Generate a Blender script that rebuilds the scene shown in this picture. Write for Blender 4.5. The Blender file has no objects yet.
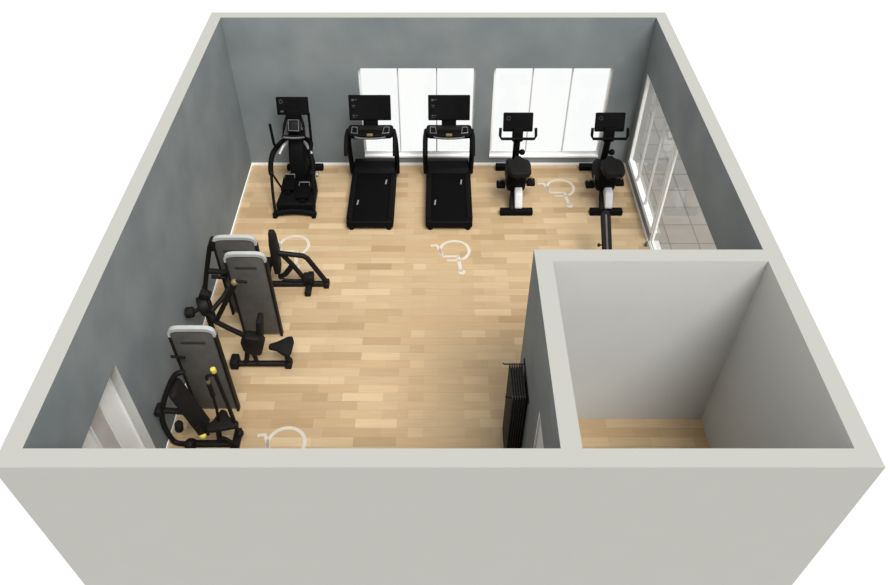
import bpy, bmesh, math
from math import sin, cos, pi, radians
from mathutils import Vector, Matrix

C = bpy.context.scene.collection

# ------------------------------------------------------------------ materials
def new_mat(name, col, rough=0.5, metal=0.0, spec=0.5):
    m = bpy.data.materials.new(name); m.use_nodes = True
    b = m.node_tree.nodes['Principled BSDF']
    b.inputs['Base Color'].default_value = (*col, 1)
    b.inputs['Roughness'].default_value = rough
    b.inputs['Metallic'].default_value = metal
    b.inputs['Specular IOR Level'].default_value = spec
    return m

def noise_mat(name, c1, c2, scale, rough=0.6, lo=0.35, hi=0.65, detail=4, spec=0.5, metal=0.0, bump=0.0):
    m = new_mat(name, c1, rough, metal, spec)
    nt = m.node_tree; b = nt.nodes['Principled BSDF']
    tc = nt.nodes.new('ShaderNodeTexCoord')
    n = nt.nodes.new('ShaderNodeTexNoise'); n.inputs['Scale'].default_value = scale
    n.inputs['Detail'].default_value = detail
    r = nt.nodes.new('ShaderNodeValToRGB')
    r.color_ramp.elements[0].position = lo; r.color_ramp.elements[0].color = (*c1, 1)
    r.color_ramp.elements[1].position = hi; r.color_ramp.elements[1].color = (*c2, 1)
    nt.links.new(tc.outputs['Object'], n.inputs['Vector'])
    nt.links.new(n.outputs['Fac'], r.inputs['Fac'])
    nt.links.new(r.outputs['Color'], b.inputs['Base Color'])
    if bump:
        bp = nt.nodes.new('ShaderNodeBump'); bp.inputs['Strength'].default_value = bump
        bp.inputs['Distance'].default_value = 0.01
        nt.links.new(n.outputs['Fac'], bp.inputs['Height'])
        nt.links.new(bp.outputs['Normal'], b.inputs['Normal'])
    return m

def wood_floor():
    m = new_mat('oak_parquet', (0.5, 0.35, 0.2), 0.5, 0, 0.3)
    nt = m.node_tree; b = nt.nodes['Principled BSDF']
    tc = nt.nodes.new('ShaderNodeTexCoord')
    br = nt.nodes.new('ShaderNodeTexBrick')
    br.offset = 0.37; br.offset_frequency = 2; br.squash = 1.0
    br.inputs['Color1'].default_value = (*FL_A, 1)
    br.inputs['Color2'].default_value = (*FL_B, 1)
    br.inputs['Mortar'].default_value = (*FL_M, 1)
    br.inputs['Scale'].default_value = 1.0
    br.inputs['Mortar Size'].default_value = 0.0015
    br.inputs['Brick Width'].default_value = 1.15
    br.inputs['Row Height'].default_value = 0.15
    br.inputs['Bias'].default_value = 0.0
    nt.links.new(tc.outputs['Object'], br.inputs['Vector'])
    # a second, larger tone variation from plank to plank
    br2 = nt.nodes.new('ShaderNodeTexBrick')
    br2.offset = 0.37; br2.offset_frequency = 2
    br2.inputs['Color1'].default_value = (0.87, 0.855, 0.83, 1)
    br2.inputs['Color2'].default_value = (1.10, 1.10, 1.11, 1)
    br2.inputs['Mortar'].default_value = (1, 1, 1, 1)
    br2.inputs['Scale'].default_value = 1.0
    br2.inputs['Mortar Size'].default_value = 0.0
    br2.inputs['Brick Width'].default_value = 0.575
    br2.inputs['Row Height'].default_value = 0.15
    nt.links.new(tc.outputs['Object'], br2.inputs['Vector'])
    # long grain
    mp = nt.nodes.new('ShaderNodeMapping'); mp.inputs['Scale'].default_value = (1.3, 22, 1)
    ns = nt.nodes.new('ShaderNodeTexNoise'); ns.inputs['Scale'].default_value = 1.6; ns.inputs['Detail'].default_value = 5
    nt.links.new(tc.outputs['Object'], mp.inputs['Vector']); nt.links.new(mp.outputs['Vector'], ns.inputs['Vector'])
    rp = nt.nodes.new('ShaderNodeValToRGB')
    rp.color_ramp.elements[0].position = 0.3; rp.color_ramp.elements[0].color = (0.93, 0.915, 0.90, 1)
    rp.color_ramp.elements[1].position = 0.7; rp.color_ramp.elements[1].color = (1.04, 1.04, 1.035, 1)
    nt.links.new(ns.outputs['Fac'], rp.inputs['Fac'])
    m1 = nt.nodes.new('ShaderNodeMix'); m1.data_type = 'RGBA'; m1.blend_type = 'MULTIPLY'; m1.inputs['Factor'].default_value = 1
    m2 = nt.nodes.new('ShaderNodeMix'); m2.data_type = 'RGBA'; m2.blend_type = 'MULTIPLY'; m2.inputs['Factor'].default_value = 1
    nt.links.new(br.outputs['Color'], m1.inputs['A']); nt.links.new(br2.outputs['Color'], m1.inputs['B'])
    nt.links.new(m1.outputs['Result'], m2.inputs['A']); nt.links.new(rp.outputs['Color'], m2.inputs['B'])
    nt.links.new(m2.outputs['Result'], b.inputs['Base Color'])
    return m

def tile_mat():
    m = new_mat('grey_tiles', (0.3, 0.28, 0.26), 0.6)
    nt = m.node_tree; b = nt.nodes['Principled BSDF']
    tc = nt.nodes.new('ShaderNodeTexCoord')
    mp = nt.nodes.new('ShaderNodeMapping'); mp.inputs['Location'].default_value = (0.0, -0.16, 0)
    br = nt.nodes.new('ShaderNodeTexBrick'); br.offset = 0; br.squash = 1
    br.inputs['Color1'].default_value = (0.20, 0.188, 0.175, 1)
    br.inputs['Color2'].default_value = (0.225, 0.212, 0.198, 1)
    br.inputs['Mortar'].default_value = (0.11, 0.103, 0.095, 1)
    br.inputs['Scale'].default_value = 1; br.inputs['Mortar Size'].default_value = 0.012
    br.inputs['Brick Width'].default_value = 0.5; br.inputs['Row Height'].default_value = 0.5
    nt.links.new(tc.outputs['Object'], mp.inputs['Vector'])
    nt.links.new(mp.outputs['Vector'], br.inputs['Vector'])
    nt.links.new(br.outputs['Color'], b.inputs['Base Color'])
    return m

def glass_mat():
    m = bpy.data.materials.new('window_glass'); m.use_nodes = True
    nt = m.node_tree; nt.nodes.clear()
    o = nt.nodes.new('ShaderNodeOutputMaterial')
    tr = nt.nodes.new('ShaderNodeBsdfTransparent'); tr.inputs['Color'].default_value = (0.965, 0.975, 0.972, 1)
    gl = nt.nodes.new('ShaderNodeBsdfGlossy'); gl.inputs['Roughness'].default_value = 0.03
    lw = nt.nodes.new('ShaderNodeLayerWeight'); lw.inputs['Blend'].default_value = 0.5
    pw = nt.nodes.new('ShaderNodeMath'); pw.operation = 'POWER'; pw.inputs[1].default_value = 5.0
    fr = nt.nodes.new('ShaderNodeMath'); fr.operation = 'MULTIPLY_ADD'; fr.inputs[1].default_value = 0.4; fr.inputs[2].default_value = 0.03
    nt.links.new(lw.outputs['Facing'], pw.inputs[0]); nt.links.new(pw.outputs[0], fr.inputs[0])
    mx = nt.nodes.new('ShaderNodeMixShader')
    nt.links.new(fr.outputs[0], mx.inputs['Fac'])
    nt.links.new(tr.outputs['BSDF'], mx.inputs[1]); nt.links.new(gl.outputs['BSDF'], mx.inputs[2])
    nt.links.new(mx.outputs['Shader'], o.inputs['Surface'])
    return m

FL_A = (0.485, 0.365, 0.222); FL_B = (0.375, 0.26, 0.142); FL_M = (0.30, 0.205, 0.11)
M = {
    'shell':   noise_mat('off_white_render', (0.320, 0.320, 0.297), (0.324, 0.324, 0.301), 2.0, 0.85, spec=0.2),
    'plaster': noise_mat('grey_plaster', (0.163, 0.186, 0.194), (0.210, 0.232, 0.238), 1.1, 0.8, spec=0.25, detail=6),
    'white':   noise_mat('white_wall_paint', (0.475, 0.475, 0.458), (0.49, 0.49, 0.473), 1.5, 0.85, spec=0.2),
    'oak':     wood_floor(),
    'tile':    tile_mat(),
    'frame':   noise_mat('white_window_frame', (0.84, 0.84, 0.83), (0.87, 0.87, 0.86), 5, 0.45),
    'mullion': noise_mat('grey_window_mullion', (0.52, 0.52, 0.52), (0.56, 0.56, 0.56), 5, 0.45),
    'glass':   glass_mat(),
    'bevel_shade':  noise_mat('door_bevel_shade', (0.48, 0.455, 0.44), (0.54, 0.51, 0.49), 5, 0.5),  # shaded bevel tone, warm floor bounce mixed into the grey
    'door':    noise_mat('white_door_leaf', (0.62, 0.63, 0.63), (0.66, 0.67, 0.67), 4, 0.55),
    'black':   noise_mat('black_powder_coat', (0.0028, 0.0028, 0.003), (0.0042, 0.0042, 0.0045), 40, 0.6, spec=0.06),
    'frameblk': noise_mat('charcoal_frame_steel', (0.0065, 0.006, 0.0055), (0.010, 0.009, 0.0085), 30, 0.55, spec=0.12),
    'belt':    noise_mat('running_belt_rubber', (0.0025, 0.0025, 0.0028), (0.0038, 0.0038, 0.004), 120, 0.8, spec=0.03),
    'pad':     noise_mat('dark_vinyl_pad', (0.0075, 0.007, 0.0065), (0.011, 0.010, 0.0095), 30, 0.65, spec=0.1),
    'screen':  noise_mat('dark_display_glass', (0.004, 0.004, 0.0042), (0.0065, 0.0065, 0.007), 3, 0.3, spec=0.12),
    'icon':    noise_mat('grey_display_marks', (0.045, 0.045, 0.045), (0.06, 0.06, 0.06), 9, 0.5),
    'shroud':  noise_mat('graphite_shroud', (0.074, 0.070, 0.065), (0.090, 0.086, 0.080), 6, 0.55, spec=0.25),
    'slot':    noise_mat('dark_graphite_slot', (0.022, 0.021, 0.020), (0.030, 0.029, 0.027), 9, 0.6),
    'cap':     noise_mat('light_grey_cap', (0.34, 0.35, 0.34), (0.38, 0.39, 0.38), 6, 0.5),
    'silver':  noise_mat('brushed_silver', (0.24, 0.24, 0.23), (0.30, 0.30, 0.29), 20, 0.45, metal=0.3),
    'steelgrey': noise_mat('grey_metal', (0.10, 0.10, 0.10), (0.14, 0.14, 0.14), 20, 0.4, metal=0.4),
    'yellow':  noise_mat('yellow_plastic', (0.55, 0.45, 0.06), (0.62, 0.50, 0.08), 20, 0.45),
    'brass':   noise_mat('tan_plastic', (0.14, 0.10, 0.05), (0.18, 0.13, 0.06), 20, 0.45),
    'mat':     noise_mat('charcoal_foam', (0.030, 0.028, 0.026), (0.046, 0.042, 0.040), 25, 0.85, spec=0.15),
    'paint':   noise_mat('white_floor_marking', (0.49, 0.44, 0.36), (0.54, 0.49, 0.41), 7, 0.6),
    'housing': noise_mat('white_housing', (0.55, 0.54, 0.56), (0.62, 0.61, 0.63), 9, 0.45),
}

# ------------------------------------------------------------------ mesh helper
class MB:
    def __init__(self): self.bm = bmesh.new()
    def _merge(self, t, mi=0):
        me = bpy.data.meshes.new('tmp')
        for f in t.faces: f.material_index = mi
        t.to_mesh(me); t.free(); self.bm.from_mesh(me); bpy.data.meshes.remove(me)
        return self
    def box(self, c, s, rot=None, bev=0.0, seg=2):
        t = bmesh.new(); bmesh.ops.create_cube(t, size=1)
        bmesh.ops.scale(t, vec=s, verts=t.verts)
        if bev: bmesh.ops.bevel(t, geom=t.edges[:], offset=bev, segments=seg, profile=0.5, affect='EDGES')
        if rot is not None: bmesh.ops.rotate(t, cent=(0, 0, 0), matrix=rot, verts=t.verts)
        bmesh.ops.translate(t, vec=c, verts=t.verts)
        return self._merge(t)
    def ext(self, x0, x1, y0, y1, z0, z1, bev=0.0, seg=2):
        return self.box(((x0+x1)/2, (y0+y1)/2, (z0+z1)/2), (abs(x1-x0), abs(y1-y0), abs(z1-z0)), None, bev, seg)
    def cyl(self, p0, p1, r, n=16, r2=None, bev=0.0):
        p0 = Vector(p0); p1 = Vector(p1); d = p1-p0
        t = bmesh.new()
        bmesh.ops.create_cone(t, cap_ends=True, segments=n, radius1=r, radius2=r if r2 is None else r2, depth=d.length)
        if bev:
            es = [e for e in t.edges if abs(e.verts[0].co.z-e.verts[1].co.z) < 1e-6]
            bmesh.ops.bevel(t, geom=es, offset=bev, segments=2, profile=0.5, affect='EDGES')
        bmesh.ops.rotate(t, cent=(0, 0, 0), matrix=d.to_track_quat('Z', 'Y').to_matrix(), verts=t.verts)
        bmesh.ops.translate(t, vec=(p0+p1)/2, verts=t.verts)
        return self._merge(t)
    def tube(self, pts, r, n=10, smooth=True, closed=False, flat=1.0):
        P = [Vector(p) for p in pts]
        if smooth and len(P) > 2:
            Q = []; m = len(P)
            rng = range(m if closed else m-1)
            for i in rng:
                if closed: a, b, c, d = P[(i-1) % m], P[i], P[(i+1) % m], P[(i+2) % m]
                else: a, b, c, d = P[max(i-1, 0)], P[i], P[i+1], P[min(i+2, m-1)]
                for k in range(6):
                    t = k/6
                    Q.append(0.5*((2*b)+(c-a)*t+(2*a-5*b+4*c-d)*t*t+(3*b-a-3*c+d)*t**3))
            if not closed: Q.append(P[-1])
            P = Q
        bm = self.bm; m = len(P); rings = []; up = None
        for i in range(m):
            if closed: tg = P[(i+1) % m]-P[(i-1) % m]
            else: tg = P[min(i+1, m-1)]-P[max(i-1, 0)]
            tg.normalize()
            if up is None:
                up = Vector((0, 0, 1)) if abs(tg.z) < 0.9 else Vector((0, 1, 0))
            up = (up-tg*up.dot(tg)).normalized()
            sd = tg.cross(up)
            rings.append([bm.verts.new(P[i]+(sd*cos(2*pi*k/n)*r+up*sin(2*pi*k/n)*r*flat)) for k in range(n)])
        for i in range(m if closed else m-1):
            A = rings[i]; B = rings[(i+1) % m]
            for k in range(n): bm.faces.new((A[k], A[(k+1) % n], B[(k+1) % n], B[k]))
        if not closed:
            bm.faces.new(rings[0][::-1]); bm.faces.new(rings[-1])
        return self
    def prism(self, poly, axis, a, b, bev=0.0, seg=2):
        """poly: 2D points in the two axes other than `axis`, extruded from a to b."""
        t = bmesh.new()
        def mk(p, h):
            if axis == 'x': return (h, p[0], p[1])
            if axis == 'y': return (p[0], h, p[1])
            return (p[0], p[1], h)
        va = [t.verts.new(mk(p, a)) for p in poly]; vb = [t.verts.new(mk(p, b)) for p in poly]
        n = len(poly)
        t.faces.new(va); t.faces.new(vb[::-1])
        for i in range(n): t.faces.new((va[i], vb[i], vb[(i+1) % n], va[(i+1) % n]))
        bmesh.ops.recalc_face_normals(t, faces=t.faces)
        if bev:
            es = [e for e in t.edges if len(e.link_faces) == 2 and e.calc_face_angle() > 0.5]
            bmesh.ops.bevel(t, geom=es, offset=bev, segments=seg, profile=0.5, affect='EDGES')
        return self._merge(t)
    def ball(self, c, r, s=(1, 1, 1)):
        t = bmesh.new(); bmesh.ops.create_uvsphere(t, u_segments=16, v_segments=10, radius=r)
        bmesh.ops.scale(t, vec=s, verts=t.verts); bmesh.ops.translate(t, vec=c, verts=t.verts)
        return self._merge(t)
    def build(self, name, mat, parent=None, smooth=True):
        bm = self.bm
        bmesh.ops.recalc_face_normals(bm, faces=bm.faces)
        if smooth:
            for f in bm.faces: f.smooth = True
            for e in bm.edges:
                e.smooth = not (len(e.link_faces) == 2 and e.calc_face_angle() > 0.6)
        me = bpy.data.meshes.new(name); bm.to_mesh(me); bm.free()
        me.materials.append(mat)
        o = bpy.data.objects.new(name, me); C.objects.link(o)
        if parent is not None: o.parent = parent
        return o

def empty(name, loc, rz=0):
    o = bpy.data.objects.new(name, None); C.objects.link(o)
    o.location = loc; o.rotation_euler = (0, 0, rz); o.empty_display_size = 0.2
    return o
def tag(o, label, cat, group=None):
    o['label'] = label; o['category'] = cat
    if group: o['group'] = group
    return o
def structure(o, label=None):
    o['kind'] = 'structure'
    if label: o['label'] = label
    return o
def copy_tree(o, parent=None):
    kids = [c for c in bpy.data.objects if c.parent == o]
    c = o.copy(); C.objects.link(c)
    if parent is not None: c.parent = parent
    for k in kids: copy_tree(k, c)
    return c
def RX(d): return Matrix.Rotation(radians(d), 3, 'X')
def RY(d): return Matrix.Rotation(radians(d), 3, 'Y')
def RZ(d): return Matrix.Rotation(radians(d), 3, 'Z')

# ------------------------------------------------------------------ room shell
XL, XR = -3.63, 3.63
YF, YB = 3.60, 11.97
TH = 0.19
HW = 2.97
BX, BY = 1.067, 6.193          # outer faces of the small corner room
SILL, HEAD = 0.18, 2.05

def wall(name, axis, a0, a1, b0, b1, openings, mats, facemat, label):
    """axis 'x': runs along x from a0..a1, thick b0..b1 in y. axis 'y': runs along y. openings: (s0,s1,z0,z1)"""
    cuts_a = sorted({a0, a1, *[v for o in openings for v in o[:2]]})
    cuts_z = sorted({0.0, HW, *[v for o in openings for v in o[2:]]})
    bm = bmesh.new()
    solid = {}
    for i in range(len(cuts_a)-1):
        for k in range(len(cuts_z)-1):
            am = (cuts_a[i]+cuts_a[i+1])/2; zm = (cuts_z[k]+cuts_z[k+1])/2
            solid[i, k] = not any(o[0] < am < o[1] and o[2] < zm < o[3] for o in openings)
    vs = {}
    def V(a, b, z):
        key = (round(a, 5), round(b, 5), round(z, 5))
        if key not in vs: vs[key] = bm.verts.new((a, b, z) if axis == 'x' else (b, a, z))
        return vs[key]
    for (i, k), s in solid.items():
        if not s: continue
        x0, x1, z0, z1 = cuts_a[i], cuts_a[i+1], cuts_z[k], cuts_z[k+1]
        bm.faces.new((V(x0, b0, z0), V(x1, b0, z0), V(x1, b0, z1), V(x0, b0, z1)))
        bm.faces.new((V(x0, b1, z0), V(x0, b1, z1), V(x1, b1, z1), V(x1, b1, z0)))
        if not solid.get((i-1, k)): bm.faces.new((V(x0, b0, z0), V(x0, b0, z1), V(x0, b1, z1), V(x0, b1, z0)))
        if not solid.get((i+1, k)): bm.faces.new((V(x1, b0, z0), V(x1, b1, z0), V(x1, b1, z1), V(x1, b0, z1)))
        if not solid.get((i, k-1)): bm.faces.new((V(x0, b0, z0), V(x0, b1, z0), V(x1, b1, z0), V(x1, b0, z0)))
        if not solid.get((i, k+1)): bm.faces.new((V(x0, b0, z1), V(x1, b0, z1), V(x1, b1, z1), V(x0, b1, z1)))
    bmesh.ops.recalc_face_normals(bm, faces=bm.faces)
    for f in bm.faces: f.material_index = facemat(f.calc_center_median(), f.normal)
    me = bpy.data.meshes.new(name); bm.to_mesh(me); bm.free()
    for m in mats: me.materials.append(m)
    o = bpy.data.objects.new(name, me); C.objects.link(o)
    return structure(o, label)

S, G, W = M['shell'], M['plaster'], M['white']
WIN_A = (-1.42, 0.66, SILL, HEAD); WIN_B = (0.98, 3.08, SILL, HEAD)
WIN_L = (3.72, 5.30, 0.0, HEAD)
WIN_R = (9.72, 11.82, SILL, HEAD); DOOR_R = (7.20, 9.72, 0.0, HEAD)
DOOR_S = (3.72, 4.65, 0.0, 2.07)
PAIR = [S, G, W]
def fm_left(c, n):
    if n.x > 0.5: return 1
    if 3.7 < c.y < 5.4 and c.z < 2.1 and n.x > -0.5: return 2
    return 0
def fm_right(c, n):
    if n.x < -0.5: return 1 if c.y > BY-0.1 else 2
    return 0
wall('wall_left', 'y', YF-TH, YB+TH, XL-TH, XL, [WIN_L], PAIR, fm_left, 'grey plastered left wall with an off-white top edge')
wall('wall_right', 'y', BY-TH/2, YB+TH, XR, XR+TH, [WIN_R, DOOR_R], PAIR, fm_right, 'grey plastered right wall with glazing to the terrace')
wall('wall_right_front', 'y', YF-TH, BY-TH/2, XR, XR+TH, [], PAIR, fm_right, 'white right wall of the small corner room')
wall('wall_back', 'x', XL, XR, YB, YB+TH, [WIN_A, WIN_B], PAIR, lambda c, n: 1 if n.y < -0.5 else (2 if c.z < 2.1 and n.y < 0.5 and -1.5 < c.x < 3.2 else 0), 'grey plastered back wall with two wide windows')
wall('wall_front', 'x', XL, BX+TH/2, YF-TH, YF, [], PAIR, lambda c, n: 1 if n.y > 0.5 else 0, 'off-white front wall seen from outside')
wall('wall_front_right', 'x', BX+TH/2, XR, YF-TH, YF, [], PAIR, lambda c, n: 2 if n.y > 0.5 else 0, 'off-white front wall of the small corner room')
wall('wall_corner_left', 'y', YF, BY, BX, BX+TH, [DOOR_S], PAIR, lambda c, n: 1 if n.x < -0.5 else (2 if n.x > 0.5 else 0), 'partition between gym and small corner room, grey on the gym side')
wall('wall_corner_back', 'x', BX+TH, XR, BY-TH, BY, [], PAIR, lambda c, n: 1 if n.y > 0.5 else (2 if n.y < -0.5 else 0), 'white partition at the back of the small corner room')

fl = MB().ext(XL-0.06, XR+0.10, YF-0.06, YB+0.06, -0.12, 0.0).build('floor', M['oak'], smooth=False); structure(fl, 'light oak plank floor')
te = MB().ext(XR+TH, 5.75, 6.0, 15.0, -0.12, 0.0).build('terrace', M['tile'], smooth=False); structure(te, 'grey square-tiled terrace outside the right wall')

bbh, bbt = 0.05, 0.014
structure(MB().ext(XL, XL+bbt, YF, YB, 0, bbh).build('baseboard_left', M['frame'], smooth=False))
structure(MB().ext(XL+bbt, XR-bbt, YB-bbt, YB, 0, bbh).build('baseboard_back', M['frame'], smooth=False))
structure(MB().ext(XR-bbt, XR, 9.72, YB, 0, bbh).build('baseboard_right', M['frame'], smooth=False))

def window(name, axis, s0, s1, z0, z1, depth, n, label, out, sill_in=0.105):
    """axis = axis along the wall; depth = coordinate of the frame centre; out = +1/-1 outward direction of the sill's opposite"""
    def E(mb, a0, a1, d0, d1, zz0, zz1, bev=0.0):
        if axis == 'x': mb.ext(a0, a1, d0, d1, zz0, zz1, bev)
        else: mb.ext(d0, d1, a0, a1, zz0, zz1, bev)
    f = 0.035; d = 0.03
    mb = MB()
    E(mb, s0, s1, depth-d, depth+d, z1-f, z1); E(mb, s0, s1, depth-d, depth+d, z0+0.03, z0+0.03+f)
    E(mb, s0, s0+f, depth-d, depth+d, z0+0.03+f, z1-f); E(mb, s1-f, s1, depth-d, depth+d, z0+0.03+f, z1-f)
    root = mb.build(name, M['frame'], smooth=False); structure(root, label)
    step = (s1-s0)/n
    for k in range(1, n):
        mm = MB(); E(mm, s0+k*step-0.011, s0+k*step+0.011, depth-0.022, depth+0.022, z0+0.03+f, z1-f)
        mm.build('mullion', M['mullion'], root, smooth=False)
    for k in range(n):
        a0 = s0+k*step+(f if k == 0 else 0.011); a1 = s0+(k+1)*step-(f if k == n-1 else 0.011)
        pp = MB(); E(pp, a0, a1, depth-0.004, depth+0.004, z0+0.03+f, z1-f)
        pp.build('pane', M['glass'], root, smooth=False)
        if axis == 'y': continue
        gk = MB(); E(gk, a0, a1, depth-0.02*out-0.006, depth-0.02*out+0.006, z0+0.03+f, z0+0.03+f+0.02)
        gk.build('gasket', M['mullion'], root, smooth=False)
    sl = MB(); inner = depth-out*sill_in
    E(sl, s0, s1, min(inner, depth+out*0.08), max(inner, depth+out*0.08), z0, z0+0.03)
    sl.build('window_sill', M['frame'], root, smooth=False)
    return root

window('window_1', 'x', WIN_A[0], WIN_A[1], SILL, HEAD, YB+0.09, 3, 'three-pane window behind the treadmills', 1)
window('window_2', 'x', WIN_B[0], WIN_B[1], SILL, HEAD, YB+0.09, 3, 'three-pane window behind the exercise bikes', 1)
window('window_3', 'y', WIN_R[0], WIN_R[1], SILL, HEAD, XR+0.045, 3, 'three-pane window in the right wall beside the bikes', 1, 0.04)
# white entrance door, set deep in the left wall
xo = XL-TH
dl = MB().ext(xo+0.004, xo+0.034, WIN_L[0]+0.02, WIN_L[1]-0.02, 0.008, HEAD-0.02, 0.0)
d3 = structure(dl.build('door_3', M['frame'], smooth=False), 'white entrance door with an upright grey strip of painted-in shade, deep in the left wall')
shade = MB().ext(xo+0.034, xo+0.040, 4.64, 4.93, 0.15, HEAD-0.10); shade.build('bevel_shade_strip', M['bevel_shade'], d3, smooth=False)  # flat strip coloured as the shaded bevel of the door panel
for yy in (4.63, 4.935):
    MB().ext(xo+0.034, xo+0.055, yy-0.012, yy+0.012, 0.14, HEAD-0.09, 0.004).build('strip_trim', M['frame'], d3, smooth=False)
MB().ext(xo+0.034, xo+0.050, 3.78, 4.58, 0.15, HEAD-0.10, 0.012).build('door_panel', M['frame'], d3, smooth=False)
MB().ext(xo+0.002, xo+0.06, WIN_L[1]-0.018, WIN_L[1]-0.001, 0, HEAD-0.02).ext(xo+0.002, xo+0.06, WIN_L[0]+0.001, WIN_L[0]+0.018, 0, HEAD-0.02).ext(xo+0.002, xo+0.06, WIN_L[0]+0.001, WIN_L[1]-0.001, HEAD-0.018, HEAD-0.001).build('door_frame', M['frame'], d3, smooth=False)
MB().cyl((xo+0.034, 3.85, 1.05), (xo+0.085, 3.85, 1.05), 0.01).cyl((xo+0.085, 3.84, 1.05), (xo+0.085, 3.97, 1.05), 0.009).build('door_handle', M['silver'], d3)

# sliding glass door to the terrace
dr = MB(); y0, y1 = DOOR_R[0], DOOR_R[1]; xc = XR+0.06
dr.ext(xc-0.03, xc+0.03, y0, y1, HEAD-0.05, HEAD).ext(xc-0.035, xc+0.035, y0, y1, 0.0, 0.025)
dr.ext(xc-0.03, xc+0.03, y0, y0+0.05, 0.025, HEAD-0.05).ext(xc-0.035, xc+0.035, y1-0.03, y1, 0.025, HEAD-0.05)
d2 = structure(dr.build('door_2', M['frame'], smooth=False), 'wide glass terrace door in the right wall')
for a, b, dx in ((y0+0.05, y1-0.03, 0.0),):
    lf = MB(); lf.ext(xc+dx-0.01, xc+dx+0.01, a, a+0.05, 0.025, HEAD-0.05).ext(xc+dx-0.01, xc+dx+0.01, b-0.03, b, 0.025, HEAD-0.05)
    lf.ext(xc+dx-0.01, xc+dx+0.01, a+0.05, b-0.03, 0.025, 0.06).ext(xc+dx-0.01, xc+dx+0.01, a+0.05, b-0.03, HEAD-0.09, HEAD-0.05)
    lfo = lf.build('glazed_leaf', M['frame'], d2, smooth=False)
    MB().ext(xc+dx-0.004, xc+dx+0.004, a+0.05, b-0.03, 0.06, HEAD-0.09).build('pane', M['glass'], lfo, smooth=False)
MB().ext(XR, XR+TH, y0, y1, 0.0, 0.012, 0.003).build('threshold', M['mullion'], d2, smooth=False)
# floor stop of the sliding leaf
st = MB().cyl((XR-0.055, 9.60, 0), (XR-0.055, 9.60, 0.07), 0.032, 14, 0.024, 0.006).ball((XR-0.055, 9.60, 0.075), 0.024)
tag(st.build('door_stop', M['steelgrey']), 'small dark door stop on the floor at the foot of the terrace glazing', 'door stop')

# flush door of the corner room
do = MB().ext(BX+0.02, BX+0.06, DOOR_S[0]+0.03, DOOR_S[1]-0.03, 0.008, DOOR_S[3]-0.03, 0.003)
d1 = structure(do.build('door_1', M['door'], smooth=False), 'white flush door of the small corner room')
jm = MB().ext(BX+0.001, BX+0.10, DOOR_S[0], DOOR_S[0]+0.028, 0, DOOR_S[3]).ext(BX+0.001, BX+0.10, DOOR_S[1]-0.028, DOOR_S[1], 0, DOOR_S[3]).ext(BX+0.001, BX+0.10, DOOR_S[0]+0.028, DOOR_S[1]-0.028, DOOR_S[3]-0.028, DOOR_S[3])
jm.build('door_frame', M['frame'], d1, smooth=False)
MB().cyl((BX+0.02, 4.50, 1.05), (BX-0.035, 4.50, 1.05), 0.01).cyl((BX-0.035, 4.51, 1.05), (BX-0.035, 4.39, 1.05), 0.009).build('door_handle', M['silver'], d1)

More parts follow.
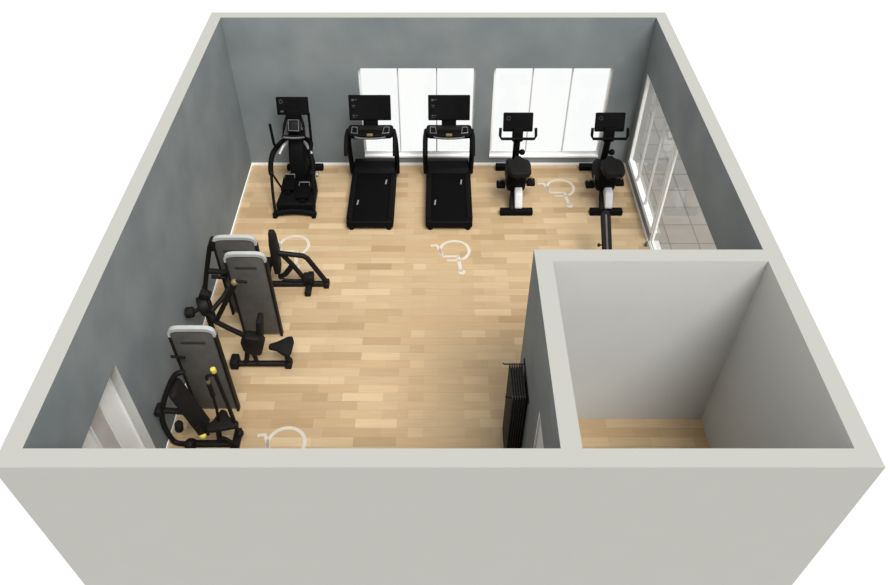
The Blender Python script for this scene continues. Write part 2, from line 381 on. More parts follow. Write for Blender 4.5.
# ------------------------------------------------------------------ treadmill
def make_treadmill():
    r = empty('treadmill', (0, 0, 0))
    MB().ext(-0.31, 0.31, -0.03, 1.72, 0.055, 0.165, 0.01).ext(-0.41, 0.41, -0.075, 0.06, 0.05, 0.19, 0.03, 3).build('deck', M['black'], r)
    for s in (-1, 1):
        MB().ext(s*0.31, s*0.415, 0.03, 1.70, 0.06, 0.205, 0.015).build('side_rail', M['black'], r)
    MB().ext(-0.305, 0.305, -0.05, 1.45, 0.165, 0.194, 0.006).build('running_belt', M['belt'], r)
    MB().prism([(1.33, 0.186), (1.42, 0.27), (1.60, 0.30), (1.76, 0.24), (1.79, 0.06), (1.36, 0.06)], 'x', -0.385, 0.385, 0.02).build('motor_hood', M['black'], r)
    for s in (-1, 1):
        MB().cyl((s*0.33, -0.02, 0), (s*0.33, -0.02, 0.07), 0.05, 14, bev=0.006).build('foot', M['black'], r)
        MB().cyl((s*0.33, 1.62, 0), (s*0.33, 1.62, 0.07), 0.045, 14, bev=0.006).build('foot', M['black'], r)
    for s in (-1, 1):
        MB().tube([(s*0.425, 1.50, 0.10), (s*0.43, 1.46, 0.45), (s*0.425, 1.36, 0.90), (s*0.40, 1.30, 1.16)], 0.046, 12).build('upright', M['black'], r)
        MB().tube([(s*0.40, 1.28, 1.19), (s*0.425, 1.14, 1.155), (s*0.43, 0.98, 1.05), (s*0.43, 0.86, 0.92)], 0.034, 12).build('handrail', M['black'], r)
    # console tray: a shallow dish with raised sides
    tray = MB().prism([(-0.37, 1.40), (-0.40, 1.36), (-0.405, 1.16), (-0.37, 1.08), (-0.12, 1.05), (0.12, 1.05), (0.37, 1.08), (0.405, 1.16), (0.40, 1.36), (0.37, 1.40)], 'z', 1.13, 1.225, 0.025, 3)
    tray.build('console', M['black'], r)
    for s in (-1, 1):
        MB().tube([(s*0.33, 1.30, 1.227), (s*0.33, 1.12, 1.227), (s*0.22, 1.10, 1.227), (s*0.24, 1.30, 1.227)], 0.011, 8, smooth=False, closed=True).build('tray_rim', M['steelgrey'], r)
    MB().tube([(-0.27, 1.12, 1.17), (-0.24, 1.03, 1.19), (-0.10, 1.00, 1.19), (0.10, 1.00, 1.19), (0.24, 1.03, 1.19), (0.27, 1.12, 1.17)], 0.017, 10).build('grip_bar', M['steelgrey'], r)
    MB().ext(-0.055, 0.055, 1.03, 1.09, 1.21, 1.24, 0.01).build('stop_key', M['brass'], r)
    MB().ext(-0.21, 0.21, 1.20, 1.34, 1.21, 1.25, 0.012).build('keypad', M['frameblk'], r)
    MB().box((0, 1.37, 1.27), (0.26, 0.06, 0.24), RX(-10), 0.015).build('screen_neck', M['black'], r)
    sc = MB().box((0, 1.41, 1.555), (0.735, 0.045, 0.45), RX(-14), 0.014, 2).build('screen', M['black'], r)
    rot = RX(-14)
    def on(u, w, off=-0.0235): return Vector((0, 1.41, 1.555)) + rot @ Vector((u, off, w))
    MB().box(on(0, 0), (0.69, 0.003, 0.405), rot).build('display', M['screen'], sc)
    for u, w, a, b in ((-0.29, 0.145, 0.045, 0.040), (-0.235, 0.15, 0.03, 0.02), (-0.28, 0.05, 0.06, 0.012), (-0.28, 0.02, 0.05, 0.008), (-0.29, -0.13, 0.03, 0.025), (-0.24, -0.13, 0.04, 0.012), (-0.28, -0.165, 0.07, 0.008)):
        MB().box(on(u, w, -0.026), (a, 0.002, b), rot).build('display_icon', M['icon'], sc)
    for x, y in ((0.235, 1.08), (-0.245, 0.47)):
        MB().prism([(x-0.018, y-0.07), (x+0.006, y-0.07), (x+0.018, y+0.07), (x-0.006, y+0.07)], 'z', 0.194, 0.196).build('belt_mark', M['silver'], r)
    return r
t1 = make_treadmill(); t1.location = (-1.205, 10.08, 0)
tag(t1, 'black treadmill facing the window, the one nearer the elliptical trainer', 'treadmill', 'treadmills in front of the back window')
t2 = copy_tree(t1); t2.location = (0.185, 10.08, 0)
tag(t2, 'black treadmill facing the window, the one nearer the exercise bikes', 'treadmill', 'treadmills in front of the back window')

# ------------------------------------------------------------------ upright exercise bike
def make_bike():
    r = empty('exercise_bike', (0, 0, 0))
    MB().ext(-0.295, 0.295, -0.03, 0.10, 0.0, 0.105, 0.02).build('rear_foot', M['black'], r)
    MB().ext(-0.30, 0.30, 1.33, 1.46, 0.0, 0.11, 0.02).build('front_foot', M['black'], r)
    MB().tube([(-0.085, 0.03, 0.09), (-0.075, 0.22, 0.17), (-0.03, 0.55, 0.22), (0, 1.38, 0.10)], 0.045, 12).build('base_spine', M['frameblk'], r)
    MB().prism([(0.06, 0.085), (0.03, 0.14), (0.16, 0.36), (0.34, 0.40), (0.46, 0.20), (0.42, 0.085)], 'x', -0.03, 0.105, 0.02).build('rear_cover', M['housing'], r)
    pts = [(0.36, 0.26), (0.27, 0.46), (0.32, 0.64), (0.60, 0.70), (0.88, 0.62), (1.02, 0.44), (0.98, 0.24), (0.62, 0.17)]
    MB().prism(pts, 'x', -0.165, 0.165, 0.05, 3).build('drive_housing', M['black'], r)
    MB().cyl((0.0, 0.36, 0.52), (0.0, 0.22, 0.90), 0.05, 14).build('seat_post', M['frameblk'], r)
    # wide saddle with a nose
    sp = [(-0.14, -0.06), (-0.18, 0.02), (-0.195, 0.22), (-0.165, 0.34), (-0.08, 0.40), (-0.045, 0.48), (0.045, 0.48), (0.08, 0.40), (0.175, 0.36), (0.205, 0.24), (0.195, 0.02), (0.15, -0.06)]
    MB().prism(sp, 'z', 0.85, 0.965, 0.035, 3).build('saddle', M['pad'], r)
    MB().cyl((0.02, 0.80, 0.81), (0.10, 0.79, 0.81), 0.022).ball((0.105, 0.79, 0.81), 0.056).build('resistance_knob', M['black'], r)
    MB().tube([(0, 0.86, 0.55), (0, 0.83, 0.80), (-0.005, 0.79, 1.08)], 0.062, 12).build('handlebar_post', M['black'], r)
    MB().tube([(-0.31, 0.80, 1.31), (-0.315, 0.74, 1.19), (-0.29, 0.71, 1.145), (0.29, 0.71, 1.145), (0.315, 0.74, 1.19), (0.31, 0.80, 1.31)], 0.026, 10, smooth=False).build('handlebar', M['black'], r)
    MB().box((0, 0.82, 1.17), (0.19, 0.10, 0.26), RX(-14), 0.02).build('console_neck', M['black'], r)
    sc = MB().box((0, 0.90, 1.365), (0.525, 0.05, 0.335), RX(-20), 0.02, 3).build('screen', M['black'], r)
    rot = RX(-20)
    def on(u, w, off=-0.026): return Vector((0, 0.90, 1.365)) + rot @ Vector((u, off, w))
    MB().box(on(0, 0.01), (0.47, 0.003, 0.27), rot).build('display', M['screen'], sc)
    rg = MB(); c = [on(-0.17+0.032*cos(k*pi/6), 0.075+0.032*sin(k*pi/6), -0.029) for k in range(12)]
    rg.tube(c, 0.005, 6, smooth=False, closed=True); rg.build('display_dial', M['icon'], sc)
    for s, yy, zz in ((-1, 0.46, 0.34), (1, 0.50, 0.36)):
        cr = MB().cyl((s*0.12, 0.62, 0.42), (s*0.165, 0.62, 0.42), 0.03).tube([(s*0.165, 0.62, 0.42), (s*0.18, (yy+0.62)/2, (zz+0.42)/2), (s*0.19, yy, zz)], 0.018, 8)
        co = cr.build('crank', M['steelgrey'], r)
        MB().box((s*0.27, yy, zz), (0.16, 0.16, 0.07), RX(10), 0.02).build('pedal', M['black'], co)
        MB().tube([(s*0.20, yy+0.03, zz+0.02), (s*0.22, yy+0.03, zz+0.085), (s*0.28, yy+0.03, zz+0.085), (s*0.30, yy+0.03, zz+0.02)], 0.012, 8, flat=1.6).build('pedal_strap', M['brass'], co)
    return r
b1 = make_bike(); b1.location = (1.40, 10.43, 0)
tag(b1, 'black upright exercise bike facing the window, the one next to the treadmill', 'exercise bike', 'upright bikes in front of the window')
b2 = copy_tree(b1); b2.location = (3.015, 10.43, 0)
tag(b2, 'black upright exercise bike in the far corner beside the right-hand window', 'exercise bike', 'upright bikes in front of the window')

# ------------------------------------------------------------------ elliptical trainer
def make_elliptical():
    r = empty('elliptical_trainer', (-2.58, 10.42, 0))
    # arched rear foot and base
    MB().tube([(-0.36, -0.03, 0.03), (-0.30, -0.02, 0.075), (0, 0.0, 0.10), (0.30, -0.02, 0.075), (0.36, -0.03, 0.03)], 0.05, 12).ext(-0.385, -0.305, -0.10, 0.05, 0, 0.08, 0.02).ext(0.305, 0.385, -0.10, 0.05, 0, 0.08, 0.02).build('rear_foot', M['black'], r)
    MB().prism([(-0.33, 0.03), (0.35, 0.03), (0.345, 0.62), (0.20, 1.20), (-0.15, 1.20), (-0.27, 0.62)], 'z', 0.04, 0.24, 0.04, 3).build('base_cover', M['black'], r)
    MB().ext(-0.34, 0.36, 1.34, 1.46, 0, 0.11, 0.02).build('front_foot', M['black'], r)
    MB().prism([(0.72, 0.12), (0.78, 0.62), (0.95, 0.90), (1.10, 1.05), (1.22, 1.02), (1.34, 0.50), (1.40, 0.12)], 'x', -0.145, 0.145, 0.05, 3).build('drive_housing', M['black'], r)
    MB().tube([(0, 1.16, 0.95), (0, 1.13, 1.12), (0, 1.10, 1.24)], 0.065, 12).build('mast', M['black'], r)
    # fixed handle loop around the keypad
    MB().tube([(-0.20, 0.90, 1.08), (-0.17, 1.02, 1.22), (-0.12, 1.14, 1.36), (0.12, 1.14, 1.36), (0.17, 1.02, 1.22), (0.20, 0.90, 1.08)], 0.026, 10, smooth=False, closed=True).build('fixed_handle', M['black'], r)
    MB().box((0, 1.04, 1.22), (0.24, 0.26, 0.07), RX(50), 0.02).build('keypad', M['frameblk'], r)
    MB().tube([(-0.09, 0.94, 1.17), (-0.09, 1.05, 1.32), (0.09, 1.05, 1.32), (0.09, 0.94, 1.17)], 0.012, 8, smooth=False, closed=True).build('keypad_rim', M['steelgrey'], r)
    MB().tube([(-0.19, 0.885, 1.07), (0, 0.87, 1.06), (0.19, 0.885, 1.07)], 0.02, 10).build('grip_bar', M['steelgrey'], r)
    MB().box((0, 1.12, 1.38), (0.26, 0.06, 0.20), RX(-12), 0.015).build('screen_neck', M['black'], r)
    rot = RX(-16) @ RZ(0)
    sc = MB().box((0, 1.17, 1.53), (0.565, 0.05, 0.32), rot, 0.018, 3).build('screen', M['black'], r)
    def on(u, w, off=-0.026): return Vector((0, 1.17, 1.53)) + rot @ Vector((u, off, w))
    MB().box(on(0, 0.005), (0.50, 0.003, 0.28), rot).build('display', M['screen'], sc)
    g = MB(); g.tube([on(-0.195+0.03*cos(k*pi/6), 0.085+0.03*sin(k*pi/6), -0.029) for k in range(12)], 0.006, 6, smooth=False, closed=True); g.build('display_dial', M['icon'], sc)
    MB().box(on(-0.19, -0.09, -0.028), (0.06, 0.002, 0.03), rot).build('display_icon', M['icon'], sc)
    for s in (-1, 1):
        low, top = (1.0, 1.43) if s < 0 else (1.10, 1.66)
        ha = MB().tube([(s*0.12, 1.10, 0.93), (s*0.21, 1.00, 0.95), (s*0.29, 0.82, low-0.04), (s*0.325, 0.74, low), (s*0.335, 0.72, low+0.08), (s*0.35, 0.74, top)], 0.024, 10)
        ha.build('moving_handle', M['black'], r)
        e = 0.445 if s < 0 else 0.31
        MB().tube([(s*0.13, 1.08, 0.92), (s*0.26, 0.98, 0.90), (s*(e-0.05), 0.82, 0.80), (s*e, 0.68, 0.66), (s*(e+0.005), 0.58, 0.53)], 0.048, 12).build('swing_arm', M['black'], r)
        MB().tube([(s*0.15, 1.02, 0.885), (s*0.22, 0.90, 0.87), (s*0.29, 0.78, 0.78)], 0.034, 10).build('arm_cover', M['silver'], r)
        MB().cyl((s*(e-0.04), 0.58, 0.52), (s*(e+0.04), 0.58, 0.52), 0.046, 14, bev=0.006).build('pivot', M['frameblk'], r)
        MB().tube([(s*e, 0.57, 0.50), (s*(e+0.37)/2, 0.28, 0.26), (s*0.345, -0.02, 0.06)], 0.026, 10).build('side_rail', M['black'], r)
        MB().tube([(s*(e-0.01), 0.58, 0.51), (s*0.29, 0.42, 0.36), (s*0.22, 0.34, 0.30)], 0.02, 10).build('link', M['black'], r)
    for s, yo in ((-1, 0.24), (1, 0.0)):
        pd = MB().prism([(s*0.03, yo+0.10), (s*0.27, yo+0.10), (s*0.27, yo+0.50), (s*0.21, yo+0.56), (s*0.09, yo+0.56), (s*0.03, yo+0.50)], 'z', 0.29, 0.335, 0.012).ext(s*0.10, s*0.20, yo+0.05, yo+0.60, 0.20, 0.29, 0.01)
        po = pd.build('foot_tray', M['belt'], r)
        MB().tube([(s*0.245, yo+0.42, 0.345), (s*0.24, yo+0.50, 0.365), (s*0.06, yo+0.50, 0.365), (s*0.055, yo+0.42, 0.345)], 0.012, 8, smooth=False).build('tray_rim', M['steelgrey'], po)
    MB().cyl((0.29, 0.82, 0.30), (0.36, 0.82, 0.30), 0.045, 14, bev=0.01).build('crank_knob', M['silver'], r)
    return r
tag(make_elliptical(), 'black elliptical cross trainer with swinging arms in the far left corner', 'elliptical trainer')

# ------------------------------------------------------------------ incline bench (partly hidden behind the corner room)
def make_bench():
    r = empty('incline_bench', (2.70, 8.75, 0))
    ang = math.degrees(math.atan2(0.34, 0.50))
    def along(t, off=0.0):   # point on the padded board, t metres down from its raised end
        a = radians(ang)
        return Vector((0, 0.66-t*cos(a), 0.93-t*sin(a))) + Vector((0, -sin(a), cos(a)))*off
    out = [(0.075, 0.0), (0.08, 0.90), (0.06, 0.97), (0.025, 1.0), (-0.025, 1.0), (-0.06, 0.97), (-0.08, 0.90), (-0.075, 0.0)]
    t = MB().prism(out, 'z', -0.035, 0.035, 0.015, 3)
    bmesh.ops.rotate(t.bm, cent=(0, 0, 0), matrix=RX(ang), verts=t.bm.verts)
    bmesh.ops.translate(t.bm, vec=along(1.0), verts=t.bm.verts)
    bp = t.build('back_pad', M['pad'], r)
    MB().tube([along(0.08, 0.036), along(0.95, 0.036)], 0.016, 8, smooth=False, flat=0.4).build('pad_seam', M['shroud'], bp)
    MB().box((0, -0.42, 0.40), (0.24, 0.36, 0.08), RX(-6), 0.03, 3).build('seat', M['pad'], r)
    MB().tube([(0, 0.30, 0.05), (0, -0.10, 0.24), (0, -0.60, 0.30), (0, -0.70, 0.05)], 0.035, 10, smooth=False).build('frame', M['frameblk'], r)
    MB().tube([(0, 0.20, 0.09), (0, 0.10, 0.52)], 0.03, 10, smooth=False).build('support_strut', M['frameblk'], r)
    for yy in (0.30, -0.70):
        MB().ext(-0.20, 0.20, yy-0.04, yy+0.04, 0, 0.07, 0.015).build('cross_foot', M['frameblk'], r)
    k = along(0.56, -0.06)
    MB().cyl(k, k+Vector((-0.12, 0, 0)), 0.012).cyl(k+Vector((-0.10, 0, 0)), k+Vector((-0.135, 0, 0)), 0.03, 14, bev=0.006).build('adjust_knob', M['frameblk'], r)
    return r
tag(make_bench(), 'narrow dark incline bench just beyond the white corner room wall, behind the corner bike', 'weight bench')

# ------------------------------------------------------------------ strength machines
def arch(x0, x1, z0, zr, n=12):
    """rounded shield outline: flat sides, gently arched top"""
    pts = [(x0, z0), (x1, z0)]
    cx = (x0+x1)/2; hw = (x1-x0)/2
    for k in range(n+1):
        a = pi*k/n
        ca = cos(a); sa = sin(a)
        ux = abs(ca)**0.45*(1 if ca > 0 else -1); uz = sa**0.55 if sa > 0 else 0
        pts.append((cx+hw*ux, zr+0.16*uz))
    return pts
def shroud(r, x0, x1, y0, h, face):
    """tall weight-stack shield in the plane y=y0; face = -1 when its front looks towards -y"""
    y1 = y0+0.045
    o = MB().prism(arch(x0+0.02, x1-0.02, 0.05, h-0.18), 'y', y0, y1, 0.012).build('weight_shield', M['shroud'], r)
    for xx in (x0, x1):
        MB().ext(min(xx, xx+0.035*(1 if xx == x0 else -1)), max(xx, xx+0.035*(1 if xx == x0 else -1)), y0-0.02, y1+0.03, 0.0, h-0.16, 0.01).build('side_trim', M['frameblk'], r)
    # light cap following the arched top
    a = arch(x0+0.005, x1-0.005, 0.05, h-0.165)[2:]
    bm = MB()
    outer = [(p[0], p[1]) for p in a]; cxm = (x0+x1)/2
    inner = [(cxm+(p[0]-cxm)*0.91, h-0.165+(p[1]-h+0.165)*0.70) for p in a]
    outer = [(outer[0][0], h-0.215)]+outer+[(outer[-1][0], h-0.215)]
    inner = [(inner[0][0], h-0.215)]+inner+[(inner[-1][0], h-0.215)]
    bm.prism(outer+inner[::-1], 'y', y0-0.012, y1+0.006, 0.0)
    bm.build('top_cap', M['cap'], r)
    MB().ext(x0+0.13, x1-0.16, y0-0.006, y0+0.01, h-0.30, h-0.25, 0.004).build('label_slot', M['slot'], r)
    MB().ext(x0+0.10, x1-0.10, y1 if face < 0 else y1, y1+0.16, 0.02, 1.05, 0.01).build('weight_stack', M['frameblk'], r)
    for dx in (-0.13, 0.13):
        MB().cyl(((x0+x1)/2+dx, y1+0.08, 1.0), ((x0+x1)/2+dx, y1+0.08, h-0.35), 0.012).build('guide_rod', M['steelgrey'], r)
    return o

def L(p): return Vector(p)-O
def T(pts, rad, name, mat='frameblk', **k): return MB().tube([L(p) for p in pts], rad, **k).build(name, M[mat], r)

# machine A --------------------------------------------------------
O = Vector((-2.6, 8.5, 0)); r = empty('seated_press_machine', O)
shroud(r, -3.24-O.x, -2.60-O.x, 7.98-O.y, 1.61, 1)
T([(-3.12, 8.62, 0.045), (-1.80, 8.62, 0.045)], 0.05, 'base_bar', smooth=False)
MB().box(L((-1.82, 8.62, 0.05)), (0.09, 0.16, 0.10), None, 0.02).build('end_foot', M['frameblk'], r)
MB().ext(-2.15-O.x, -2.05-O.x, 8.36-O.y, 8.88-O.y, 0.0, 0.09, 0.02).build('cross_foot', M['frameblk'], r)
T([(-1.82, 8.62, 0.09), (-2.07, 8.63, 0.60), (-2.13, 8.63, 0.65), (-2.50, 8.64, 0.70)], 0.042, 'back_frame', smooth=False)
T([(-2.46, 8.64, 0.68), (-2.32, 8.63, 0.46), (-2.14, 8.62, 0.10)], 0.04, 'strut', smooth=False)
T([(-2.33, 8.63, 0.44), (-2.46, 8.62, 0.26), (-2.56, 8.62, 0.20)], 0.045, 'seat_bracket', smooth=False)
T([(-2.52, 8.60, 0.16), (-2.30, 8.60, 0.14), (-2.15, 8.60, 0.15)], 0.024, 'lower_brace')
MB().box(L((-2.10, 8.62, 0.17)), (0.17, 0.15, 0.16), None, 0.03).build('pivot_housing', M['frameblk'], r)
bp = [(8.50, 0.36), (8.46, 0.62), (8.50, 0.96), (8.60, 1.14), (8.68, 1.16), (8.76, 1.02), (8.80, 0.70), (8.72, 0.40), (8.60, 0.34)]
MB().prism([(p[0]-O.y, p[1]) for p in bp], 'x', -2.60-O.x, -2.51-O.x, 0.02).build('backrest', M['pad'], r)
MB().box(L((-2.82, 8.62, 0.46)), (0.36, 0.34, 0.08), None, 0.03, 3).build('seat', M['pad'], r)
T([(-2.80, 8.62, 0.44), (-2.80, 8.62, 0.06)], 0.04, 'seat_post', smooth=False)
# press arms on the wall side
T([(-3.16, 8.05, 1.50), (-3.27, 8.02, 1.45), (-3.40, 7.97, 1.05), (-3.52, 7.93, 0.62)], 0.036, 'press_arm')
MB().box(L((-3.25, 8.02, 1.44)), (0.10, 0.12, 0.22), RY(18), 0.03).build('arm_pivot', M['frameblk'], r)
T([(-3.16, 8.02, 1.36), (-3.10, 8.0, 1.05), (-3.06, 7.96, 0.80)], 0.03, 'side_brace')
T([(-3.38, 7.94, 0.98), (-3.12, 7.92, 0.96)], 0.045, 'arm_grip', 'pad', smooth=False)
T([(-3.36, 7.92, 0.88), (-3.14, 7.91, 0.87)], 0.03, 'cross_brace', smooth=False)
T([(-3.52, 7.93, 0.66), (-3.53, 7.93, 0.40), (-3.52, 7.93, 0.03)], 0.04, 'rear_post', smooth=False)
tag(r, 'farthest strength machine on the left, its light-capped shield half hidden by another', 'strength machine', 'strength machines along the left wall')

# machine B --------------------------------------------------------
O = Vector((-2.6, 7.1, 0)); r = empty('seated_row_machine', O)
shroud(r, -2.965-O.x, -2.375-O.x, 7.53-O.y, 1.70, -1)
T([(-3.02, 6.95, 0.045), (-2.20, 6.95, 0.045)], 0.045, 'base_bar', smooth=False)
MB().box(L((-2.985, 6.96, 0.075)), (0.12, 0.20, 0.15), None, 0.02).build('end_block', M['frameblk'], r)
MB().box(L((-2.20, 6.95, 0.05)), (0.10, 0.16, 0.10), None, 0.02).build('end_foot', M['frameblk'], r)
T([(-2.20, 6.95, 0.08), (-2.20, 6.96, 0.36)], 0.042, 'seat_post', smooth=False)
sd = [(-2.44, 6.93), (-2.44, 7.01), (-2.32, 7.06), (-2.19, 7.15), (-2.12, 7.16), (-2.09, 7.06), (-2.10, 6.86), (-2.14, 6.80), (-2.22, 6.82), (-2.32, 6.90)]
MB().prism([(p[0]-O.x, p[1]-O.y) for p in sd], 'z', 0.36, 0.43, 0.025, 3).build('seat', M['pad'], r)
MB().prism([(p[0]-O.x, p[1]) for p in [(-2.79, 0.42), (-2.80, 0.60), (-2.72, 0.70), (-2.52, 0.66), (-2.47, 0.54), (-2.54, 0.32), (-2.66, 0.30)]], 'y', 6.86-O.y, 7.04-O.y, 0.03).build('pivot_housing', M['frameblk'], r)
MB().box(L((-2.53, 7.06, 0.70)), (0.08, 0.22, 0.46), RY(8), 0.03, 3).build('chest_pad', M['pad'], r)
T([(-2.73, 6.95, 0.42), (-2.82, 6.95, 0.07)], 0.035, 'strut', smooth=False)
T([(-2.68, 6.95, 0.34), (-2.66, 6.95, 0.07)], 0.03, 'strut', smooth=False)
T([(-2.72, 6.97, 0.62), (-3.00, 7.10, 0.66), (-3.19, 7.20, 0.68)], 0.038, 'boom', smooth=False)
T([(-3.19, 7.20, 0.68), (-2.98, 7.24, 1.05), (-2.80, 7.26, 1.36)], 0.036, 'row_arm', smooth=False)
T([(-3.22, 7.24, 0.86), (-3.06, 7.40, 0.98), (-2.98, 7.50, 1.08)], 0.036, 'row_arm', smooth=False)
T([(-3.19, 7.20, 0.68), (-3.34, 7.36, 0.74), (-3.39, 7.46, 0.62), (-3.40, 7.48, 0.03)], 0.04, 'rear_post')
MB().ball(L((-2.80, 7.27, 1.40)), 0.05).build("arm_knob", M["brass"], r)
T([(-2.86, 7.27, 1.42), (-2.72, 7.27, 1.42), (-2.62, 7.27, 1.40)], 0.022, 'handle', 'pad')
MB().cyl(L((-3.45, 7.38, 0.78)), L((-3.31, 7.44, 0.80)), 0.15, 20, bev=0.03).build('counterweight', M['frameblk'], r)
MB().box(L((-3.33, 7.44, 0.98)), (0.16, 0.12, 0.14), RY(25), 0.03).build('pulley_cover', M['frameblk'], r)
MB().cyl(L((-3.61, 7.26, 0.80)), L((-3.49, 7.28, 0.80)), 0.08, 16, bev=0.02).cyl(L((-3.50, 7.28, 0.80)), L((-3.42, 7.36, 0.79)), 0.03).build('arm_roller', M['pad'], r)
tag(r, 'middle strength machine, with a dark saddle seat on a low bar', 'strength machine', 'strength machines along the left wall')

# machine C/D ------------------------------------------------------
O = Vector((-3.0, 5.6, 0)); r = empty('chest_press_machine', O)
shroud(r, -3.375-O.x, -2.775-O.x, 6.14-O.y, 1.72, -1)
T([(-3.42, 6.11, 1.21), (-3.24, 6.09, 1.21)], 0.02, 'pin_handle', smooth=False)
# inclined backrest
n = Vector((cos(radians(14)), 0, sin(radians(14))))
MB().box(L((-3.13, 5.56, 0.85)), (0.09, 0.30, 0.92), RY(-12), 0.035, 3).build('backrest', M['pad'], r)
T([(-3.06, 5.62, 1.50), (-3.18, 5.61, 1.46), (-3.36, 5.60, 1.14), (-3.52, 5.60, 0.76), (-3.58, 5.60, 0.46), (-3.565, 5.60, 0.14), (-3.50, 5.58, 0.05), (-3.30, 5.56, 0.045)], 0.036, 'back_frame')
MB().cyl(L((-3.55, 5.52, 0.77)), L((-3.55, 5.68, 0.77)), 0.055, 16, bev=0.01).build('pivot', M['frameblk'], r)
T([(-3.54, 5.60, 0.76), (-3.24, 5.58, 0.75)], 0.04, 'back_support', smooth=False)
MB().cyl(L((-3.39, 5.57, 0.36)), L((-3.36, 5.57, 0.52)), 0.055, 16, bev=0.02).build('arm_roller', M['pad'], r)
MB().cyl(L((-3.34, 5.52, 0.10)), L((-3.24, 5.50, 0.10)), 0.095, 18, bev=0.03).build('pulley_cover', M['frameblk'], r)
T([(-3.38, 5.57, 0.045), (-2.70, 5.57, 0.045)], 0.05, 'base_bar', smooth=False)
MB().ext(-2.76-O.x, -2.66-O.x, 5.36-O.y, 5.80-O.y, 0, 0.09, 0.02).build('cross_foot', M['frameblk'], r)
sd = [(-2.99, 5.46), (-3.02, 5.56), (-2.94, 5.64), (-2.87, 5.82), (-2.80, 5.80), (-2.74, 5.70), (-2.60, 5.62), (-2.60, 5.54), (-2.78, 5.50)]
MB().prism([(p[0]-O.x, p[1]-O.y) for p in sd], 'z', 0.42, 0.50, 0.03, 3).build('seat', M['pad'], r)
T([(-2.88, 5.60, 0.45), (-2.92, 5.58, 0.08)], 0.038, 'seat_post', smooth=False)
T([(-2.90, 5.57, 0.20), (-2.78, 5.52, 0.22), (-2.68, 5.50, 0.10)], 0.022, 'lower_brace')
T([(-2.70, 5.62, 1.50), (-2.66, 5.60, 0.90), (-2.64, 5.60, 0.26)], 0.026, 'press_arm', smooth=False)
MB().ball(L((-2.63, 5.60, 0.24)), 0.055).build('arm_pivot', M['frameblk'], r)
MB().cyl(L((-2.70, 5.62, 1.50)), L((-2.705, 5.62, 1.575)), 0.034, 14, bev=0.012).build('handle_cap', M['yellow'], r)
T([(-2.70, 5.62, 1.46), (-2.80, 5.61, 1.44), (-2.81, 5.61, 1.34)], 0.02, 'cross_handle')
MB().cyl(L((-2.81, 5.61, 1.30)), L((-2.81, 5.61, 1.37)), 0.024, 12, bev=0.008).build('grip_collar', M['brass'], r)
MB().cyl(L((-2.81, 5.61, 1.04)), L((-2.81, 5.61, 1.30)), 0.03, 12, bev=0.01).build('hand_grip', M['pad'], r)
T([(-2.81, 5.61, 1.05), (-2.83, 5.62, 0.75), (-2.86, 5.62, 0.48)], 0.02, 'press_arm', smooth=False)
MB().ball(L((-3.03, 5.42, 0.45)), 0.04, (1.2, 1, 0.9)).build('adjust_knob', M['yellow'], r)
T([(-3.03, 5.42, 0.45), (-3.02, 5.55, 0.30)], 0.02, 'knob_stem', smooth=False)
tag(r, 'nearest chest press machine with yellow knobs and an inclined backrest, at the front left', 'strength machine', 'strength machines along the left wall')

# ------------------------------------------------------------------ hanging mats
rk = empty('mat_hanger', (BX, 5.57, 1.405))
MB().ext(-0.012, 0, -0.33, 0.33, -0.03, 0.03, 0.003).build('wall_plate', M['frameblk'], rk)
for yy in (-0.255, 0.255):
    MB().tube([(-0.005, yy, 0.0), (-0.25, yy, 0.0), (-0.275, yy, 0.02)], 0.008, 8, smooth=False).build('hook_rod', M['frameblk'], rk)
tag(rk, 'black wall hanger with two rods on the partition, holding the exercise mats', 'mat hanger')
mat0 = None
NM = 6
for k in range(NM):
    x = BX-0.035-k*0.030
    if mat0 is None:
        mb = MB(); mb.ext(-0.010, 0.010, -0.27, 0.27, 0.001, 1.385, 0.006, 2)
        o = mat0 = mb.build('exercise_mat', M['mat'])
        for yy in (-0.255, 0.255):
            MB().tube([(0, yy+0.022*cos(q*pi/6), 1.398+0.022*sin(q*pi/6)) for q in range(12)], 0.004, 6, smooth=False, closed=True).build('hanging_ring', M['steelgrey'], o)
    else:
        o = copy_tree(mat0)
    o.location = (x, 5.57, 0.0)
    lab = {0: 'charcoal exercise mat hanging flat against the grey partition, innermost of the hanging stack',
           NM-1: 'charcoal exercise mat hanging outermost of the stack, its broad face towards the gym floor'}.get(k,
          'charcoal exercise mat hanging %s from the grey partition wall' % ['', 'second', 'third', 'fourth', 'fifth', ''][k])
    tag(o, lab, 'exercise mat', 'exercise mats hanging on the partition')

# ------------------------------------------------------------------ wheelchair floor markings
def make_symbol():
    mb = MB(); z0, z1 = 0.0, 0.003
    # wheel: open ring, drawn pointing away from the entrance (head towards -y)
    def band(pts, w):
        n = len(pts); Lf = []; Rt = []
        for i in range(n):
            a = Vector(pts[max(i-1, 0)]); b = Vector(pts[min(i+1, n-1)]); t = (b-a).normalized(); nn = Vector((-t.y, t.x))
            p = Vector(pts[i]); Lf.append(p+nn*w/2); Rt.append(p-nn*w/2)
        for i in range(n-1):
            mb.prism([Lf[i], Lf[i+1], Rt[i+1], Rt[i]], 'z', z0, z1)
    ring = [(0.25*cos(radians(a)), 0.25*sin(radians(a))) for a in range(-62, 205, 8)]
    band(ring, 0.052)
    band([(0.10, -0.52), (0.075, -0.30), (0.06, -0.14)], 0.06)
    band([(0.07, -0.145), (-0.23, -0.145)], 0.045)
    band([(0.085, -0.245), (-0.13, -0.245)], 0.04)
    band([(-0.20, -0.145), (-0.27, 0.06), (-0.31, 0.14), (-0.41, 0.125)], 0.055)
    mb.prism([(0.115+0.06*cos(k*pi/8), -0.53+0.06*sin(k*pi/8)) for k in range(16)], 'z', z0, z1)
    return mb.build('wheelchair_symbol', M['paint'], smooth=False)
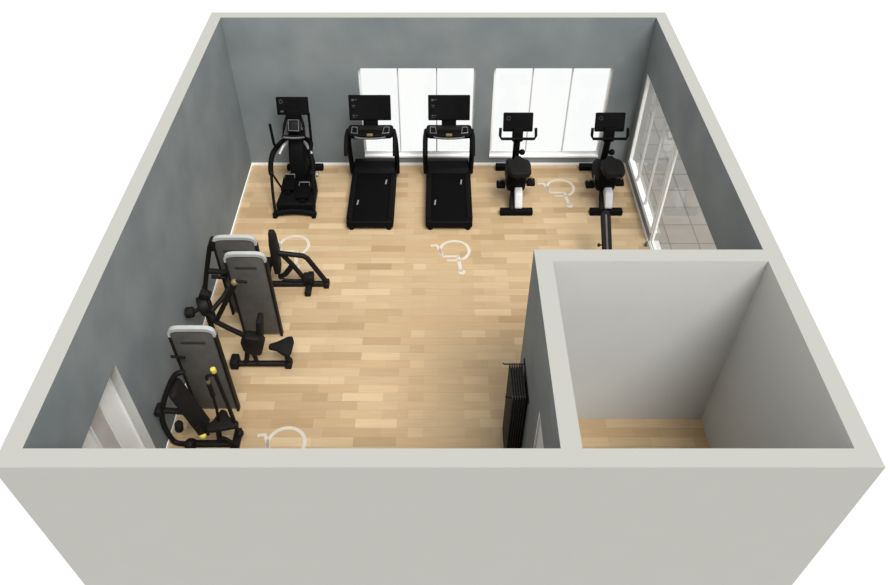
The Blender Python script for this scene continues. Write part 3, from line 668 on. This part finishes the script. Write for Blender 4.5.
SY = [((0.275, 9.47), 'white wheelchair symbol on the oak floor in front of the treadmill, middle of the room'),
      ((-2.49, 9.60), 'white wheelchair symbol on the floor behind the far strength machine on the left'),
      ((2.29, 11.23), 'white wheelchair symbol on the floor between the two exercise bikes'),
      ((-2.05, 5.60), 'white wheelchair symbol on the floor beside the nearest strength machine, cut by the front wall')]
s0 = make_symbol()
for i, (p, lab) in enumerate(SY):
    o = s0 if i == 0 else s0.copy()
    if i: C.objects.link(o)
    o.location = (p[0], p[1], 0.0005)
    tag(o, lab, 'floor marking', 'wheelchair symbols on the floor')

# ------------------------------------------------------------------ world, sun, camera
w = bpy.data.worlds.new('sky'); bpy.context.scene.world = w; w.use_nodes = True
nt = w.node_tree; nt.nodes.clear()
out = nt.nodes.new('ShaderNodeOutputWorld'); bg = nt.nodes.new('ShaderNodeBackground')
tc = nt.nodes.new('ShaderNodeTexCoord'); sx = nt.nodes.new('ShaderNodeSeparateXYZ')
mr = nt.nodes.new('ShaderNodeMapRange')
mr.inputs['From Min'].default_value = -0.15; mr.inputs['From Max'].default_value = 0.35
mr.inputs['To Min'].default_value = 1.08; mr.inputs['To Max'].default_value = 0.92
nt.links.new(tc.outputs['Generated'], sx.inputs['Vector']); nt.links.new(sx.outputs['Z'], mr.inputs['Value'])
bg.inputs['Color'].default_value = (1, 1, 1, 1)
nt.links.new(mr.outputs['Result'], bg.inputs['Strength']); nt.links.new(bg.outputs['Background'], out.inputs['Surface'])

sl = bpy.data.lights.new('sun', 'SUN'); sl.energy = 4.0; sl.angle = radians(32); sl.color = (1.0, 0.99, 0.97)
so = bpy.data.objects.new('sun', sl); C.objects.link(so)
so.rotation_euler = (-Vector((0.26, -0.45, 0.854))).to_track_quat('-Z', 'Y').to_euler()

cam = bpy.data.cameras.new('camera'); co = bpy.data.objects.new('camera', cam); C.objects.link(co)
cam.sensor_fit = 'HORIZONTAL'; cam.sensor_width = 36; cam.lens = 743/893*36
cam.shift_x = 8.0/893
co.location = (0, 0, 8.53); co.rotation_euler = (radians(90-45.225), 0, 0)
cam.clip_end = 200
sc = bpy.context.scene; sc.camera = co
vs = sc.view_settings; sc.display_settings.display_device = 'sRGB'
vs.view_transform = 'Standard'; vs.look = 'None'; vs.gamma = 1; vs.exposure = 0; vs.use_curve_mapping = False
